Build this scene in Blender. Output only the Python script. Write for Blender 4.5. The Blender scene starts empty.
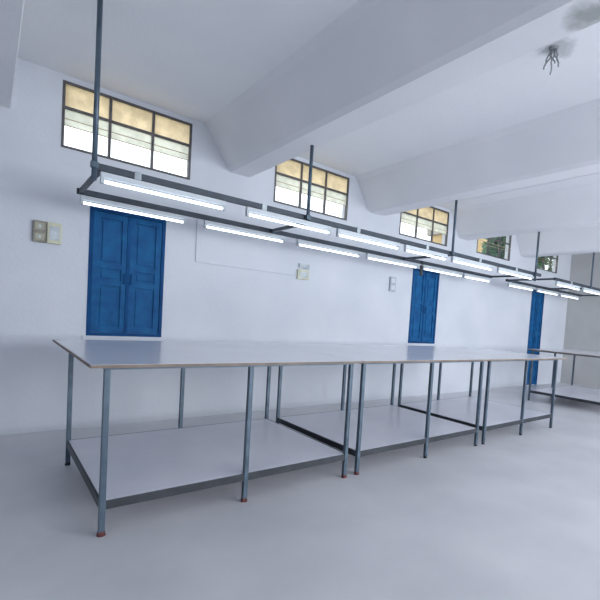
import bpy, bmesh, math, random
from mathutils import Vector, Matrix
random.seed(7)
S = bpy.context.scene
COL = S.collection

# ------------------------------------------------------------------ camera
yaw, pitch, roll = [math.radians(a) for a in (41.901, -2.858, 3.894)]
F = Vector((math.sin(yaw)*math.cos(pitch), math.cos(yaw)*math.cos(pitch), math.sin(pitch)))
R0 = Vector((math.cos(yaw), -math.sin(yaw), 0)); U0 = R0.cross(F)
R = R0*math.cos(roll) + U0*math.sin(roll); U = U0*math.cos(roll) - R0*math.sin(roll)
cd = bpy.data.cameras.new('camera'); cam = bpy.data.objects.new('camera', cd); COL.objects.link(cam)
cam.matrix_world = Matrix(((R.x, U.x, -F.x, -0.322), (R.y, U.y, -F.y, -0.22), (R.z, U.z, -F.z, 1.212), (0, 0, 0, 1)))
cd.sensor_width = 36; cd.sensor_fit = 'HORIZONTAL'; cd.lens = 434.555/600*36
cd.shift_x = -75.115/600; cd.shift_y = 42.489/600
cd.clip_start = 0.02
S.camera = cam

# ------------------------------------------------------------------ world, sun, exposure
w = bpy.data.worlds.new('world'); S.world = w; w.use_nodes = True
bg = w.node_tree.nodes['Background']
bg.inputs[0].default_value = (0.93, 0.97, 1.0, 1); bg.inputs[1].default_value = 2.2
S.view_settings.view_transform = 'Standard'; S.view_settings.look = 'None'
S.view_settings.gamma = 1; S.view_settings.use_curve_mapping = False
S.view_settings.exposure = 0.22

def area(name, loc, rot, sx, sy, power, color):
    l = bpy.data.lights.new(name, 'AREA'); l.shape = 'RECTANGLE'; l.size = sx; l.size_y = sy
    l.energy = power; l.color = color
    o = bpy.data.objects.new(name, l); o.location = loc; o.rotation_euler = rot; COL.objects.link(o); return o
# area lamps added at the unseen near-wall windows to brighten the hall
for x, e in ((2.6, 115), (5.8, 150), (8.8, 90)):
    area('daylight_fill', (x, -4.62, 1.75), (math.radians(90), 0, 0), 2.2, 1.7, e, (0.935, 0.976, 1.0))

# ------------------------------------------------------------------ materials
def mat(name, base, rough=0.6, metal=0.0, var=None, vscale=3.0, bump=0.0, bscale=60.0, spec=0.5, fac=(0.35, 0.65), coat=0.0):
    m = bpy.data.materials.new(name); m.use_nodes = True; nt = m.node_tree; b = nt.nodes['Principled BSDF']
    b.inputs['Base Color'].default_value = (*base, 1); b.inputs['Roughness'].default_value = rough
    b.inputs['Metallic'].default_value = metal; b.inputs['Specular IOR Level'].default_value = spec
    b.inputs['Coat Weight'].default_value = coat
    tc = nt.nodes.new('ShaderNodeTexCoord')
    if var:
        n = nt.nodes.new('ShaderNodeTexNoise'); n.inputs['Scale'].default_value = vscale; n.inputs['Detail'].default_value = 5
        r = nt.nodes.new('ShaderNodeValToRGB')
        r.color_ramp.elements[0].position = fac[0]; r.color_ramp.elements[0].color = (*base, 1)
        r.color_ramp.elements[1].position = fac[1]; r.color_ramp.elements[1].color = (*var, 1)
        nt.links.new(tc.outputs['Object'], n.inputs['Vector']); nt.links.new(n.outputs['Fac'], r.inputs['Fac'])
        nt.links.new(r.outputs['Color'], b.inputs['Base Color'])
    if bump:
        n2 = nt.nodes.new('ShaderNodeTexNoise'); n2.inputs['Scale'].default_value = bscale; n2.inputs['Detail'].default_value = 4
        bp = nt.nodes.new('ShaderNodeBump'); bp.inputs['Strength'].default_value = bump; bp.inputs['Distance'].default_value = 0.01
        nt.links.new(tc.outputs['Object'], n2.inputs['Vector']); nt.links.new(n2.outputs['Fac'], bp.inputs['Height'])
        nt.links.new(bp.outputs['Normal'], b.inputs['Normal'])
    return m

def stain(m, centre, radius, color, scale=9.0):
    """a patch of damp with a shape of its own, mixed over whatever colours the base"""
    nt = m.node_tree; b = nt.nodes['Principled BSDF']
    src = b.inputs['Base Color'].links[0].from_socket
    tc = nt.nodes.new('ShaderNodeTexCoord')
    sub = nt.nodes.new('ShaderNodeVectorMath'); sub.operation = 'SUBTRACT'; sub.inputs[1].default_value = centre
    ln = nt.nodes.new('ShaderNodeVectorMath'); ln.operation = 'LENGTH'
    n = nt.nodes.new('ShaderNodeTexNoise'); n.inputs['Scale'].default_value = scale; n.inputs['Detail'].default_value = 6
    a = nt.nodes.new('ShaderNodeMath'); a.operation = 'MULTIPLY_ADD'; a.inputs[1].default_value = radius*1.6; 
    mr = nt.nodes.new('ShaderNodeMapRange'); mr.inputs['From Min'].default_value = radius*1.25; mr.inputs['From Max'].default_value = radius*1.9
    mr.inputs['To Min'].default_value = 0.75; mr.inputs['To Max'].default_value = 0.0
    mx = nt.nodes.new('ShaderNodeMix'); mx.data_type = 'RGBA'; mx.inputs[7].default_value = (*color, 1)
    nt.links.new(tc.outputs['Object'], sub.inputs[0]); nt.links.new(sub.outputs[0], ln.inputs[0])
    nt.links.new(tc.outputs['Object'], n.inputs['Vector'])
    nt.links.new(n.outputs['Fac'], a.inputs[0]); nt.links.new(ln.outputs['Value'], a.inputs[2])
    nt.links.new(a.outputs[0], mr.inputs['Value']); nt.links.new(mr.outputs[0], mx.inputs[0])
    nt.links.new(src, mx.inputs[6]); nt.links.new(mx.outputs[2], b.inputs['Base Color'])

def lin(r, g, b):
    f = lambda c: (c/255/12.92) if c/255 <= .04045 else ((c/255+.055)/1.055)**2.4
    return (f(r), f(g), f(b))

M = {}
M['wall'] = mat('whitewashed_plaster', lin(213,217,226), 0.75, var=lin(204,209,219), vscale=1.3, bump=0.15, bscale=35)
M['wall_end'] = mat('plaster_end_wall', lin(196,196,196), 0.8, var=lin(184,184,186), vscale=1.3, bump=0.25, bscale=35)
M['ceiling'] = mat('ceiling_plaster', lin(241,243,247), 0.8, var=lin(235,237,243), vscale=1.0, bump=0.2, bscale=30)
M['beam'] = mat('beam_plaster', lin(238,239,244), 0.8, var=lin(231,233,239), vscale=1.1, bump=0.2, bscale=30)
M['floor'] = mat('cement_floor', lin(218,218,223), 0.36, var=lin(206,206,212), vscale=1.6, bump=0.08, bscale=12, spec=0.5)
M['top'] = mat('white_laminate', lin(230,231,238), 0.26, var=lin(224,226,234), vscale=2.0, spec=0.8, coat=0.25)
M['shelf'] = mat('grey_white_laminate', lin(228,228,236), 0.3, var=lin(220,221,231), vscale=2.2, spec=0.5)
M['band'] = mat('brown_edge_band', lin(136,120,108), 0.55, var=lin(116,102,92), vscale=8)
M['steel'] = mat('slate_painted_steel', lin(88,105,120), 0.4, 0.3, var=lin(72,88,103), vscale=9)
M['steel_dark'] = mat('dark_painted_steel', lin(62,66,72), 0.45, 0.3, var=lin(50,54,60), vscale=9)
M['rail'] = mat('grey_rail_steel', lin(64,74,86), 0.5, 0.2, var=lin(54,62,72), vscale=7)
M['rubber'] = mat('red_brown_rubber', lin(112,56,54), 0.7, var=lin(84,44,44), vscale=30)
M['blue'] = mat('blue_gloss_paint', lin(20,96,150), 0.6, var=lin(10,76,130), vscale=9, spec=0.2)
M['blue_frame'] = mat('blue_frame_paint', lin(14,78,132), 0.65, var=lin(10,62,114), vscale=5, spec=0.15)
M['winframe'] = mat('grey_window_steel', lin(96,94,98), 0.5, 0.2, var=lin(80,78,80), vscale=12)
M['rod'] = mat('tan_rod', lin(188,168,140), 0.5, var=lin(170,150,124), vscale=12)
M['white_metal'] = mat('white_enamel', lin(206,213,220), 0.35, var=lin(196,204,212), vscale=6)
M['edge_white'] = mat('edge_white', lin(246,246,250), 0.3, var=lin(240,240,246), vscale=6)
M['bracket'] = mat('grey_plastic', lin(200,208,214), 0.5, var=lin(160,170,178), vscale=14)
M['cream'] = mat('cream_plastic', lin(206,206,184), 0.45, var=lin(196,196,172), vscale=12)
M['olive'] = mat('brownish_grey_board', lin(150,148,138), 0.6, var=lin(124,122,112), vscale=22)
M['olive_face'] = mat('khaki_plate', lin(176,174,158), 0.6, var=lin(158,156,140), vscale=22)
M['greyplastic'] = mat('mid_grey_plastic', lin(176,182,196), 0.5, var=lin(164,170,186), vscale=14)
M['black'] = mat('black_plastic', lin(40,48,54), 0.5, var=lin(30,34,40), vscale=20)
M['wire'] = mat('dusty_wire', lin(150,154,158), 0.7, var=lin(122,126,130), vscale=20)
M['tan_wall'] = mat('tan_painted_render', lin(196,170,122), 0.8, var=lin(180,152,106), vscale=1.5)
M['roofband'] = mat('pale_concrete', lin(170,166,158), 0.85, var=lin(150,146,140), vscale=2)
M['dirt'] = mat('dry_earth', lin(150,140,118), 0.95, var=lin(120,118,90), vscale=0.7, bump=0.5, bscale=4)
M['leaf'] = mat('leaf_green', lin(64,112,70), 0.6, var=lin(40,84,52), vscale=2.5)
M['bark'] = mat('tree_bark', lin(92,78,62), 0.9, var=lin(66,56,46), vscale=8, bump=0.6, bscale=20)
M['darkglass'] = mat('dark_glass', lin(40,46,52), 0.1, var=lin(50,56,62), vscale=2)
stain(M['ceiling'], (2.62, 1.36, 3.2), 0.13, lin(178,181,186), 12)
stain(M['beam'], (1.86, 0.80, 2.77), 0.12, lin(140,147,144), 8)

def glass(name, tint, rough, trans_mix, diffuse=None, tl=0.0):
    m = bpy.data.materials.new(name); m.use_nodes = True; nt = m.node_tree; nt.nodes.clear()
    out = nt.nodes.new('ShaderNodeOutputMaterial')
    t = nt.nodes.new('ShaderNodeBsdfTransparent'); t.inputs[0].default_value = (*tint, 1)
    g = nt.nodes.new('ShaderNodeBsdfGlossy'); g.inputs['Roughness'].default_value = rough; g.inputs[0].default_value = (.9,.9,.9,1)
    mx = nt.nodes.new('ShaderNodeMixShader'); mx.inputs[0].default_value = trans_mix
    nt.links.new(t.outputs[0], mx.inputs[1]); nt.links.new(g.outputs[0], mx.inputs[2])
    last = mx
    if diffuse:
        d = nt.nodes.new('ShaderNodeBsdfTranslucent')
        n = nt.nodes.new('ShaderNodeTexNoise'); n.inputs['Scale'].default_value = 14; n.inputs['Detail'].default_value = 3
        tc = nt.nodes.new('ShaderNodeTexCoord'); r = nt.nodes.new('ShaderNodeValToRGB')
        r.color_ramp.elements[0].position = .35; r.color_ramp.elements[1].position = .68
        r.color_ramp.elements[0].color = (*diffuse, 1); r.color_ramp.elements[1].color = (*[c*.82 for c in diffuse], 1)
        nt.links.new(tc.outputs['Object'], n.inputs['Vector']); nt.links.new(n.outputs['Fac'], r.inputs[0]); nt.links.new(r.outputs[0], d.inputs[0])
        m2 = nt.nodes.new('ShaderNodeMixShader'); m2.inputs[0].default_value = tl
        nt.links.new(last.outputs[0], m2.inputs[1]); nt.links.new(d.outputs[0], m2.inputs[2]); last = m2
    nt.links.new(last.outputs[0], out.inputs[0]); return m
M['glass'] = glass('clear_glass', (.97,.985,.99), 0.05, 0.06)
M['glass_tan'] = glass('tan_frosted_glass', (.6,.45,.25), 0.3, 0.08, lin(243,234,216), 0.97)
M['glass_frost'] = glass('pale_frosted_glass', (.8,.82,.8), 0.3, 0.08, lin(232,234,228), 0.75)

def tube_mat():
    m = bpy.data.materials.new('lit_fluorescent_tube'); m.use_nodes = True; b = m.node_tree.nodes['Principled BSDF']
    b.inputs['Base Color'].default_value = (.9,.95,1,1); b.inputs['Emission Color'].default_value = (0.90,0.96,1,1)
    b.inputs['Emission Strength'].default_value = 2.2; return m
M['tube'] = tube_mat()

# ------------------------------------------------------------------ helpers
def add_box(bm, x0, x1, y0, y1, z0, z1, bev=0.0):
    vs = [bm.verts.new((x, y, z)) for x in (x0, x1) for y in (y0, y1) for z in (z0, z1)]
    fs = []
    for q in ((0,1,3,2), (4,6,7,5), (0,4,5,1), (2,3,7,6), (0,2,6,4), (1,5,7,3)):
        fs.append(bm.faces.new([vs[i] for i in q]))
    if bev:
        es = list({e for f in fs for e in f.edges})
        bmesh.ops.bevel(bm, geom=es, offset=bev, segments=2, affect='EDGES', profile=0.6)
def box(x0, x1, y0, y1, z0, z1, bev=0.0):
    bm = bmesh.new(); add_box(bm, x0, x1, y0, y1, z0, z1, bev); return bm
def add_rod(bm, a, b, r, seg=14, r2=None):
    a = Vector(a); b = Vector(b); d = b-a; L = d.length
    q = d.to_track_quat('Z', 'Y').to_matrix().to_4x4()
    bmesh.ops.create_cone(bm, cap_ends=True, segments=seg, radius1=r, radius2=r if r2 is None else r2, depth=L,
                          matrix=Matrix.Translation((a+b)/2) @ q)
def rod(a, b, r, seg=14):
    bm = bmesh.new(); add_rod(bm, a, b, r, seg); return bm
def obj(name, bm, m, parent=None, smooth=False, label=None):
    me = bpy.data.meshes.new(name); bmesh.ops.recalc_face_normals(bm, faces=bm.faces[:])
    if smooth:
        for f in bm.faces: f.smooth = len(f.verts) == 4
    bm.to_mesh(me); bm.free()
    for mm in (m if isinstance(m, (list, tuple)) else [m]): me.materials.append(mm)
    o = bpy.data.objects.new(name, me); COL.objects.link(o)
    if parent: o.parent = parent
    if label: o['label'] = label
    return o
def tag(o, label, cat, group=None):
    o['label'] = label; o['category'] = cat
    if group: o['group'] = group
    return o
def thing(name, label, cat, loc=(0,0,0), group=None):
    o = bpy.data.objects.new(name, None); COL.objects.link(o); o.location = loc; o.empty_display_size = .05
    return tag(o, label, cat, group)
def struct(o, label=None):
    o['kind'] = 'structure'
    if label: o['label'] = label
    return o
def dup(root, loc, label):
    r = root.copy(); COL.objects.link(r); r.location = loc; r['label'] = label
    for ch in list(root.children):
        c = ch.copy(); COL.objects.link(c); c.parent = r
        for g in list(ch.children):
            d = g.copy(); COL.objects.link(d); d.parent = c
    return r

# ------------------------------------------------------------------ room shell
YW, H = 4.661, 3.2
XL, XR, YN = -2.8, 10.3, -4.7
struct(obj('floor', box(XL-.2, XR+.2, YN-.2, YW+.2, -0.15, 0), M['floor']))
struct(obj('ceiling', box(XL-.2, XR+.2, YN-.2, YW+.2, H, H+.15), M['ceiling']))

def wall_with_holes(name, u0, u1, z0, z1, holes, place, m):
    """wall slab with rectangular openings; place(u, z, side) -> point"""
    us = sorted({u0, u1, *[h[0] for h in holes], *[h[1] for h in holes]})
    zs = sorted({z0, z1, *[h[2] for h in holes], *[h[3] for h in holes]})
    solid = lambda i, j: 0 <= i < len(us)-1 and 0 <= j < len(zs)-1 and not any(
        h[0] <= (us[i]+us[i+1])/2 <= h[1] and h[2] <= (zs[j]+zs[j+1])/2 <= h[3] for h in holes)
    bm = bmesh.new(); V = {}
    def v(i, j, s):
        if (i, j, s) not in V: V[(i, j, s)] = bm.verts.new(place(us[i], zs[j], s))
        return V[(i, j, s)]
    for i in range(len(us)-1):
        for j in range(len(zs)-1):
            if not solid(i, j): continue
            for s in (0, 1): bm.faces.new([v(i,j,s), v(i+1,j,s), v(i+1,j+1,s), v(i,j+1,s)])
            for di, dj, a, b in ((-1,0,(i,j),(i,j+1)), (1,0,(i+1,j),(i+1,j+1)), (0,-1,(i,j),(i+1,j)), (0,1,(i,j+1),(i+1,j+1))):
                if not solid(i+di, j+dj):
                    bm.faces.new([v(*a,0), v(*b,0), v(*b,1), v(*a,1)])
    return struct(obj(name, bm, m))

WINS = [(0.145, 1.262), (2.246, 3.375), (4.40, 5.561), (6.42, 7.56), (8.66, 9.62)]
WZ0, WZ1 = 2.567, 3.15
WZB = [2.567, 2.567, 2.567, 2.60, 2.60]
SHUT = [(0.38, 1.045, 0.888, 2.10), (4.767, 5.426, 0.888, 2.10)]
DOOR = (8.56, 9.12, 0.0, 2.13)
holes = [(a, b, zb, WZ1) for (a, b), zb in zip(WINS, WZB)] + [DOOR] + list(SHUT)
wall_with_holes('wall_far', XL, XR, 0, H, holes, lambda u, z, s: (u, YW+.12*s, z), M['wall'])
near_holes = [(x-1.15, x+1.15, 0.85, 2.65) for x in (2.6, 5.8, 8.8)]  # unseen openings added so sky light reaches the hall
wall_with_holes('wall_near', XL, XR, 0, H, near_holes, lambda u, z, s: (u, YN-.2*s, z), M['wall'])
wall_with_holes('wall_left', YN-.2, YW+.2, 0, H, [], lambda u, z, s: (XL-.2*s, u, z), M['wall'])
wall_with_holes('wall_right', YN-.2, YW+.2, 0, H, [], lambda u, z, s: (XR+.2*s, u, z), M['wall_end'])

# ceiling beams run across the hall
for k, b in enumerate((-0.20, 1.93, 4.02, 6.12, 8.22)):
    bm = bmesh.new()
    prof = [(b-.56, H+.01), (b-.50, H-.05), (b-.27, 2.80), (b-.23, 2.77), (b-.006, 2.77), (b, 2.776), (b+.03, H+.01)]
    A = [bm.verts.new((x, YN+.001, z)) for x, z in prof]; B = [bm.verts.new((x, YW-.001, z)) for x, z in prof]
    bm.faces.new(A); bm.faces.new(B)
    for i in range(len(prof)): j = (i+1) % len(prof); bm.faces.new([A[i], A[j], B[j], B[i]])
    struct(obj('trim_%d' % (k+1), bm, M['beam']), 'plastered ceiling beam crossing the hall')

# clerestory windows
def clerestory(n, x0, x1, z0, z1, tan):
    fr = bmesh.new(); y0, y1 = YW-.004, YW+.034; t = .021
    add_box(fr, x0, x1, y0, y1, z0, z0+t); add_box(fr, x0, x1, y0, y1, z1-t, z1)
    add_box(fr, x0, x0+t, y0, y1, z0+t, z1-t); add_box(fr, x1-t, x1, y0, y1, z0+t, z1-t)
    root = struct(obj('window_%d' % n, fr, M['winframe']))
    zb = z0+(z1-z0)*.61; xs = [x0+(x1-x0)*k/3 for k in range(4)]
    obj('transom_bar', box(x0+t, x1-t, y0+.002, y1-.002, zb-.011, zb+.011), M['winframe'], root)
    for x in xs[1:3]:
        mb = bmesh.new(); add_box(mb, x-.011, x+.011, y0+.003, y1-.003, z0+t, zb-.0112); add_box(mb, x-.011, x+.011, y0+.003, y1-.003, zb+.0112, z1-t)
        obj('mullion', mb, M['winframe'], root)
    zf = z0+(zb-z0)*.56
    for k in range(3):
        a = xs[k]+(t if k == 0 else .011); b = xs[k+1]-(t if k == 2 else .011)
        obj('upper_pane', box(a, b, YW+.013, YW+.017, zb+.011, z1-t), M['glass_tan'] if tan else M['glass'], root, label='tan frosted upper pane' if tan else 'clear upper pane')
        obj('frosted_strip', box(a, b, YW+.013, YW+.017, zf, zb-.011), M['glass_frost'] if tan else M['glass'], root, label='pale frosted strip of glass' if tan else None)
        obj('lower_pane', box(a, b, YW+.013, YW+.017, z0+t, zf), M['glass'], root, label='clear lower pane')
    for z in (zf, zf+(zb-zf)*.38):
        obj('guard_rod', rod((x0+t, YW+.005, z), (x1-t, YW+.005, z), .0042, 8), M['rod'], root, label='thin tan rod across the panes')
    return root
for n, ((a, b), zb) in enumerate(zip(WINS, WZB)): clerestory(n+1, a, b, zb, WZ1, n < 3)

# near-wall windows out of view behind the camera, added to let light in
def added_window(n, pts, horizontal=True):
    u0, u1, z0, z1, c = pts; t = .05; bm = bmesh.new(); pn = bmesh.new()
    def B(bmx, a, b, z_0, z_1, d0, d1):
        if horizontal: add_box(bmx, a, b, c-d1, c-d0, z_0, z_1)
        else: add_box(bmx, c-d1, c-d0, a, b, z_0, z_1)
    B(bm, u0, u1, z0, z0+t, .05, .1); B(bm, u0, u1, z1-t, z1, .05, .1); B(bm, u0, u0+t, z0+t, z1-t, .05, .1); B(bm, u1-t, u1, z0+t, z1-t, .05, .1)
    m = (u0+u1)/2; B(bm, m-t/2, m+t/2, z0+t, z1-t, .05, .1)
    r = struct(obj('window_%d' % n, bm, M['winframe']))
    B(pn, u0+t, m-t/2, z0+t, z1-t, .07, .075); B(pn, m+t/2, u1-t, z0+t, z1-t, .07, .075)
    obj('pane', pn, M['glass'], r)
for k, x in enumerate((2.6, 5.8, 8.8)): added_window(6+k, (x-1.15, x+1.15, .85, 2.65, YN))

# blue shuttered windows and blue door
def leaf(parent, name, x0, x1, z0, z1, y, splits, handle_side):
    """one panelled leaf: stiles and rails stand proud of the recessed panels"""
    bm = bmesh.new(); s = min(.055, (x1-x0)*.2); th = .03
    add_box(bm, x0, x0+s, y, y+th, z0, z1, .003); add_box(bm, x1-s, x1, y, y+th, z0, z1, .003)
    zz = [z0] + [z0+(z1-z0)*f for f in splits] + [z1]
    for i, z in enumerate(zz):
        a, b = (z, z+s) if i == 0 else ((z-s, z) if i == len(zz)-1 else (z-s/2, z+s/2))
        add_box(bm, x0+s-.001, x1-s+.001, y+.001, y+th-.001, a, b, .003)
    o = obj(name, bm, M['blue'], parent)
    for i in range(len(zz)-1):
        a = zz[i]+(s if i == 0 else s/2); b = zz[i+1]-(s if i == len(zz)-2 else s/2)
        pb = bmesh.new(); add_box(pb, x0+s-.004, x1-s+.004, y+.014, y+.024, a-.004, b+.004)
        add_box(pb, x0+s+.022, x1-s-.022, y+.006, y+.016, a+.022, b-.022, .004)
        obj('panel', pb, M['blue'], o)
    hx = x1-s/2 if handle_side > 0 else x0+s/2
    hb = bmesh.new(); zc = (z0+z1)/2-.04
    add_rod(hb, (hx, y-.018, zc-.05), (hx, y-.018, zc+.05), .005, 8)
    add_rod(hb, (hx, y-.018, zc-.045), (hx, y+.002, zc-.045), .004, 8); add_rod(hb, (hx, y-.018, zc+.045), (hx, y+.002, zc+.045), .004, 8)
    obj('handle', hb, M['blue_frame'], o)
def shutter(n, hole, splits, kind='window'):
    x0, x1, z0, z1 = hole; t = .03; y0 = YW-.004; y1 = YW+.06
    fr = bmesh.new()
    add_box(fr, x0, x0+t, y0, y1, z0, z1); add_box(fr, x1-t, x1, y0, y1, z0, z1); add_box(fr, x0+t, x1-t, y0, y1, z1-t, z1)
    if kind == 'window': add_box(fr, x0+t, x1-t, y0, y1, z0, z0+t)
    root = struct(obj('%s_%d' % (kind, n), fr, M['blue_frame']))
    zb = z0+(t if kind == 'window' else .008); m = (x0+x1)/2
    leaf(root, 'shutter_leaf' if kind == 'window' else 'door_leaf', x0+t+.002, m-.003, zb+.002, z1-t-.002, YW+.006, splits, 1)
    leaf(root, 'shutter_leaf' if kind == 'window' else 'door_leaf', m+.003, x1-t-.002, zb+.002, z1-t-.002, YW+.006, splits, -1)
    obj('meeting_strip', box(m-.014, m+.014, YW-.001, YW+.0055, zb+.002, z1-t-.002, .001), M['blue_frame'], root)
    return root
shutter(11, SHUT[0], (.42, .56)); shutter(12, SHUT[1], (.42, .56)); shutter(1, DOOR, (.3, .55), 'door')
for n, h in enumerate(SHUT):
    struct(obj('trim_%d' % (10+n), box(h[0]-.03, h[1]+.03, YW-.012, YW+.0, h[2]-.05, h[2]-.001, .004), M['wall']), 'white plaster sill under the blue shutters')

# ------------------------------------------------------------------ outside
struct(obj('ground', box(-30, 60, YW+.5, 60, -.4, -.3), M['dirt']))
t = thing('building', 'tan painted building outside the high windows', 'building', (13.4, 9.0, -.3))
bm = bmesh.new(); add_box(bm, -1.1, 3.0, 0, 2, 0, 4.9); obj('wall', bm, M['tan_wall'], t)
bm = bmesh.new(); add_box(bm, -1.2, 3.2, -.15, 2.2, 4.9, 5.15, .02); obj('parapet', bm, M['roofband'], t)
for x in (-.4, 1.4):
    fo = obj('window_frame', box(x, x+.9, -.03, .05, 2.7, 3.9), M['winframe'], t)
    obj('pane', box(x+.06, x+.84, -.035, -.02, 2.76, 3.84), M['darkglass'], fo)
def tree(x, y, h, r, label):
    t = thing('tree', label, 'tree', (x, y, -.3), 'trees outside the high windows')
    bm = bmesh.new(); add_rod(bm, (0,0,0), (.1,0,h*.55), .16, 10, .1)
    for k in range(5):
        a = k*1.3; add_rod(bm, (.08,0,h*.45+.1*k), (math.cos(a)*r*.5, math.sin(a)*r*.5, h*.62+.15*k), .06, 8, .025)
    obj('trunk', bm, M['bark'], t)
    bm = bmesh.new(); rnd = random.Random(int(x*10))
    for i in range(2600):
        u = Vector((rnd.gauss(0,1), rnd.gauss(0,1), rnd.gauss(0,1))).normalized()*r*(rnd.random()**.4)
        c = Vector((u.x, u.y, u.z*.85+h*.72)); s = rnd.uniform(.12, .22)
        a = Vector((rnd.gauss(0,1), rnd.gauss(0,1), rnd.gauss(0,1))).normalized(); b = a.orthogonal().normalized()
        vs = [bm.verts.new(c+p) for p in (a*s, b*s*.45, -a*s, -b*s*.45)]; bm.faces.new(vs)
    obj('foliage', bm, M['leaf'], t)
tree(11.75, 7.1, 5.5, .95, 'dark green tree outside the fourth high window')
tree(20.5, 9.6, 6.5, 2.6, 'green tree outside the last high window')

# ------------------------------------------------------------------ cutting tables
TH = 0.905; SH = 0.184; TF, TB = 2.33, 3.592; LW = .0145
def cutting_table(legs, x0, x1, label, red, front_caps, BK=.30):
    cx = legs[0]; t = thing('cutting_table', label, 'table', (cx, TF, 0), 'long white cutting tables')
    L = [x-cx for x in legs]; D = TB-TF; a, b = x0-cx, x1-cx
    tb = obj('tabletop', box(a, b, -.075, D+BK, TH-.016, TH, .002), M['top'], t)
    eb = bmesh.new()
    add_box(eb, a-.002, b+.002, -.078, -.074, TH-.017, TH-.0015); add_box(eb, a-.002, b+.002, D+BK-.001, D+BK+.003, TH-.017, TH-.0015)
    add_box(eb, a-.003, a+.001, -.074, D+BK-.001, TH-.017, TH-.0015); add_box(eb, b-.001, b+.003, -.074, D+BK-.001, TH-.017, TH-.0015)
    obj('edge_band', eb, M['band'], tb)
    ap = bmesh.new(); zt = TH-.016; zl = TH-.034; l0, l1 = L[0]-LW, L[-1]+LW
    for y in (0, D): add_box(ap, l0, l1, y-LW, y+LW, zl, zt)
    for x in L: add_box(ap, x-LW, x+LW, LW, D-LW, zl, zt)
    obj('top_frame', ap, M['steel'], t)
    sf = bmesh.new(); s0, s1 = SH-.045, SH-.014
    for y, q in ((0, -1), (D, 1)):
        for i in (0, 1): add_box(sf, L[i]+LW, L[i+1]-LW, min(y, y+q*.012), max(y, y+q*.012), s0, SH-.001)
    for x, q in ((L[0], -1), (L[-1], 1)): add_box(sf, min(x, x+q*.012), max(x, x+q*.012), LW, D-LW, s0, SH-.001)
    obj('shelf_frame', sf, M['steel_dark'], t)
    obj('shelf', box(L[0]+.0005, L[-1]-.0005, .0005, D-.0005, SH-.014, SH, .002), M['shelf'], t)
    for j, y in enumerate((0, D)):
        for i, x in enumerate(L):
            lb = bmesh.new()
            add_box(lb, x-LW, x+LW, y-LW, y+LW, .018, zl, .003)
            lg = obj('leg', lb, M['steel'], t)
            fb = bmesh.new(); rr = red and j == 0 and i < front_caps
            add_rod(fb, (x, y, 0), (x, y, .008), .021 if rr else .018, 14); add_rod(fb, (x, y, .008), (x, y, .024), .0195 if rr else .0165, 14, .0175 if rr else .015)
            obj('foot_cap', fb, M['rubber'] if rr else M['black'], lg, label='red-brown rubber foot cap' if rr else 'black foot cap')
    return t
cutting_table((.142, .930, 1.739), .06, 1.800, 'nearest white-topped cutting table with grey legs and red foot caps, at the left', True, 3)
cutting_table((1.864, 2.672, 3.447), 1.8065, 3.511, 'middle white-topped cutting table, joined between the nearest and the third table', True, 1)
cutting_table((3.579, 4.334, 5.069), 3.5175, 5.22, 'third white-topped cutting table in the joined row, ending with a free right end', False, 0)
cutting_table((6.82, 7.66, 8.50), 6.74, 8.60, 'farthest cutting table, standing apart from the joined row by the blue door', False, 0, .06)

# ------------------------------------------------------------------ hanging light frames
RZ = 2.12; RN, RF = 3.301, 4.211
def light_frame(x0, x1, crosses, poles, joints, label):
    t = thing('light_frame', label, 'light frame', (x0, RN, RZ), 'suspended steel light frames')
    rw, rh = .018, .023
    for y in (0, RF-RN):
        bm = bmesh.new(); add_box(bm, 0, x1-x0, y-rw, y+rw, -rh, rh, .003); obj('rail', bm, M['rail'], t)
    for c in crosses:
        obj('cross_bar', box(c-x0-.015, c-x0+.015, rw, RF-RN-rw, -.015, .015, .002), M['rail'], t)
    for j in joints:
        bm = bmesh.new(); add_box(bm, j-x0-.022, j-x0+.022, -rw-.006, rw+.006, -rh-.004, rh+.005, .003)
        obj('clamp', bm, M['bracket'], t, label='pale grey clamp over the rail')
    for px, ztop, drop in poles:
        bm = bmesh.new(); add_rod(bm, (px-x0, -.034, -drop), (px-x0, -.034, ztop-RZ), .016, 14)
        p = obj('hanger_pole', bm, M['steel'], t, smooth=True)
        bm = bmesh.new(); add_box(bm, px-x0-.022, px-x0+.022, -.054, -.016, -.02, .02, .003); obj('collar', bm, M['steel'], p)
    return t
light_frame(.218, 6.30, (.245, 2.0, 4.1, 6.27), ((.195, H, .10), (1.87, 2.77, .02), (4.0, 2.77, .02), (6.08, 2.77, .12)),
            (.46, 1.44, 2.49, 3.55, 4.62, 5.55), 'long grey steel frame hanging on poles above the joined tables')
light_frame(6.78, 9.98, (6.81, 8.4, 9.95), ((8.18, 2.77, .02), (9.7, H, .02)), (7.4, 9.0), 'far grey steel frame hanging beyond the long one, near the end wall')

def tube_light(L):
    t = thing('tube_light', '', 'tube light', (0, 0, 0), 'lit tube lights under the steel frames')
    b = bmesh.new(); add_box(b, 0, L, -.02, .02, -.062, -.0275, .003); obj('batten', b, M['white_metal'], t)
    obj('tube', rod((.02, 0, -.088), (L-.02, 0, -.088), .0115, 12), M['tube'], t, smooth=True)
    for x in (0, L-.022):
        b = bmesh.new(); add_box(b, x, x+.022, -.016, .016, -.104, -.0625, .003); obj('lamp_holder', b, M['bracket'], t)
    return t
NEAR = [(.236, .87), (1.286, .87), (2.235, .86), (3.19, .74), (4.04, .90), (5.08, .95)]
FAR = [(.243, .85), (1.27, .90), (2.34, .94), (3.40, .97), (4.50, .95), (5.50, .75)]
ords = ['first', 'second', 'third', 'fourth', 'fifth', 'sixth']
protos = {}
def place_light(x, L, y, label):
    k = round(L, 3)
    if k not in protos:
        protos[k] = tube_light(L); t = protos[k]; t.location = (x, y, RZ); t['label'] = label
    else: t = dup(protos[k], (x, y, RZ), label)
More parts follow.
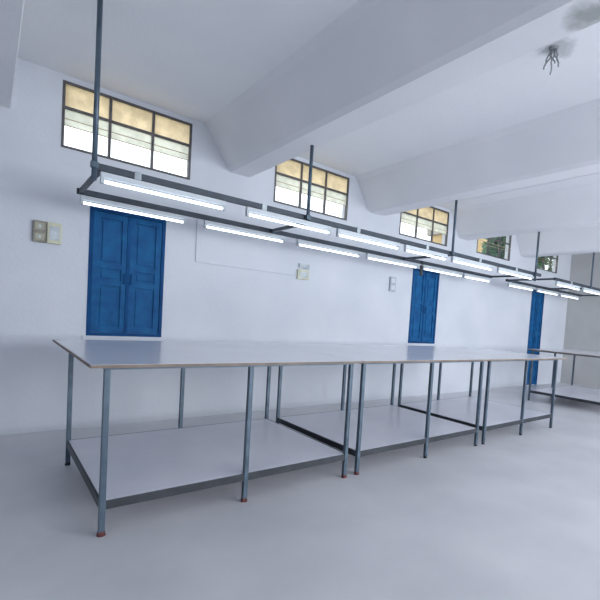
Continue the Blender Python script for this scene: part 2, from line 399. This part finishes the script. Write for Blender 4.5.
for i, (x, L) in enumerate(NEAR): place_light(x, L, RN, 'lit white tube light under the front rail of the long frame, %s from the left' % ords[i])
for i, (x, L) in enumerate(FAR): place_light(x, L, RF, 'lit white tube light under the wall-side rail of the long frame, %s from the left' % ords[i])
for i, x in enumerate((6.86, 7.92, 8.95)):
    place_light(x, .90, RN, 'lit tube light under the front rail of the far frame, %s from the left' % ords[i])
    place_light(x, .90, RF, 'lit tube light under the wall-side rail of the far frame, %s from the left' % ords[i])

# small dark switch hanging from the wall-side rail above the second shutters
t = thing('pull_switch', 'small black switch hanging from the steel rail above the farther blue shutters', 'switch', (4.44, RF-.034, RZ))
obj('switch_body', box(-.022, .022, -.014, .014, -.20, -.05, .004), M['black'], t)
obj('hook', rod((0, 0, -.052), (0, 0, .016), .005, 8), M['black'], t)
obj('clip', box(-.01, .01, -.006, .0155, -.014, .014, .002), M['black'], t)

# ------------------------------------------------------------------ wall fittings
def board(name, x0, x1, z0, z1, m, label, cat, n_sw):
    t = thing(name, label, cat, ((x0+x1)/2, YW, z0)); w2 = (x1-x0)/2; h = z1-z0
    obj('box', box(-w2, w2, -.03, -.001, 0, h, .004), m, t)
    for k in range(n_sw):
        zz = h*(k+.5)/n_sw
        s = obj('switch_plate', box(-w2*.7, w2*.7, -.034, -.03, zz-h*.32/n_sw, zz+h*.32/n_sw, .001), M['olive_face'] if m is M['olive'] else (M['bracket'] if m is not M['greyplastic'] else M['white_metal']), t)
        obj('rocker', box(-.008, .008, -.038, -.034, zz-.012, zz+.012, .002), M['white_metal'], s)
    return t
board('distribution_box', -.035, .058, 1.70, 1.885, M['olive'], 'brownish grey electrical box on the wall at the far left', 'electrical box', 2)
board('switchboard', .064, .168, 1.70, 1.885, M['cream'], 'cream switchboard beside the brownish grey electrical box', 'switchboard', 1)
board('switchboard', 2.63, 2.80, 1.68, 1.80, M['cream'], 'cream switchboard on the wall between the two blue shutters', 'switchboard', 1)
board('socket_box', 2.65, 2.80, 1.825, 1.88, M['bracket'], 'small pale grey socket box directly above the cream switchboard between the shutters', 'socket', 1)
board('switchboard', 4.26, 4.38, 1.68, 1.90, M['greyplastic'], 'grey switchboard on the wall just left of the farther blue shutters', 'switchboard', 2)
bm = bmesh.new()
add_box(bm, 1.355, 1.385, YW-.014, YW-.0005, 1.715, 2.20, .002); add_box(bm, 1.385, 2.62, YW-.014, YW-.0005, 1.715, 1.737, .002)
tag(obj('cable_conduit', bm, M['wall']), 'white plastic cable conduit running down and along the white wall right of the near shutters', 'conduit')

bm = bmesh.new(); add_rod(bm, (4.034, YN+.3, 2.785), (4.034, YW-.02, 2.785), .015, 12)  # thin white rod standing for the bright line on the beam edge
tag(obj('beam_conduit', bm, M['edge_white'], smooth=True), 'thin white line along the lower edge of the second ceiling beam', 'conduit')

# bunch of dusty wires hanging from the ceiling at the upper right
t = thing('hanging_wires', 'small bunch of dusty grey wires hanging from the ceiling at the upper right', 'wires', (2.60, 1.38, H))
bm = bmesh.new(); bmesh.ops.create_cone(bm, cap_ends=True, segments=16, radius1=.03, radius2=.035, depth=.016, matrix=Matrix.Translation((0,0,-.009))); obj('ceiling_rose', bm, M['wire'], t)
rnd = random.Random(3)
for k in range(7):
    bm = bmesh.new(); a = rnd.uniform(0, 6.28); r0 = rnd.uniform(.005, .02); Lw = rnd.uniform(.06, .15); p = Vector((math.cos(a)*r0, math.sin(a)*r0, -.015))
    for s in range(6):
        q = p + Vector((rnd.uniform(-.010, .010)+math.cos(a)*.006, rnd.uniform(-.010, .010)+math.sin(a)*.006, -Lw/6)); add_rod(bm, p, q, .0055, 6); p = q
    obj('wire', bm, M['wire'], t)
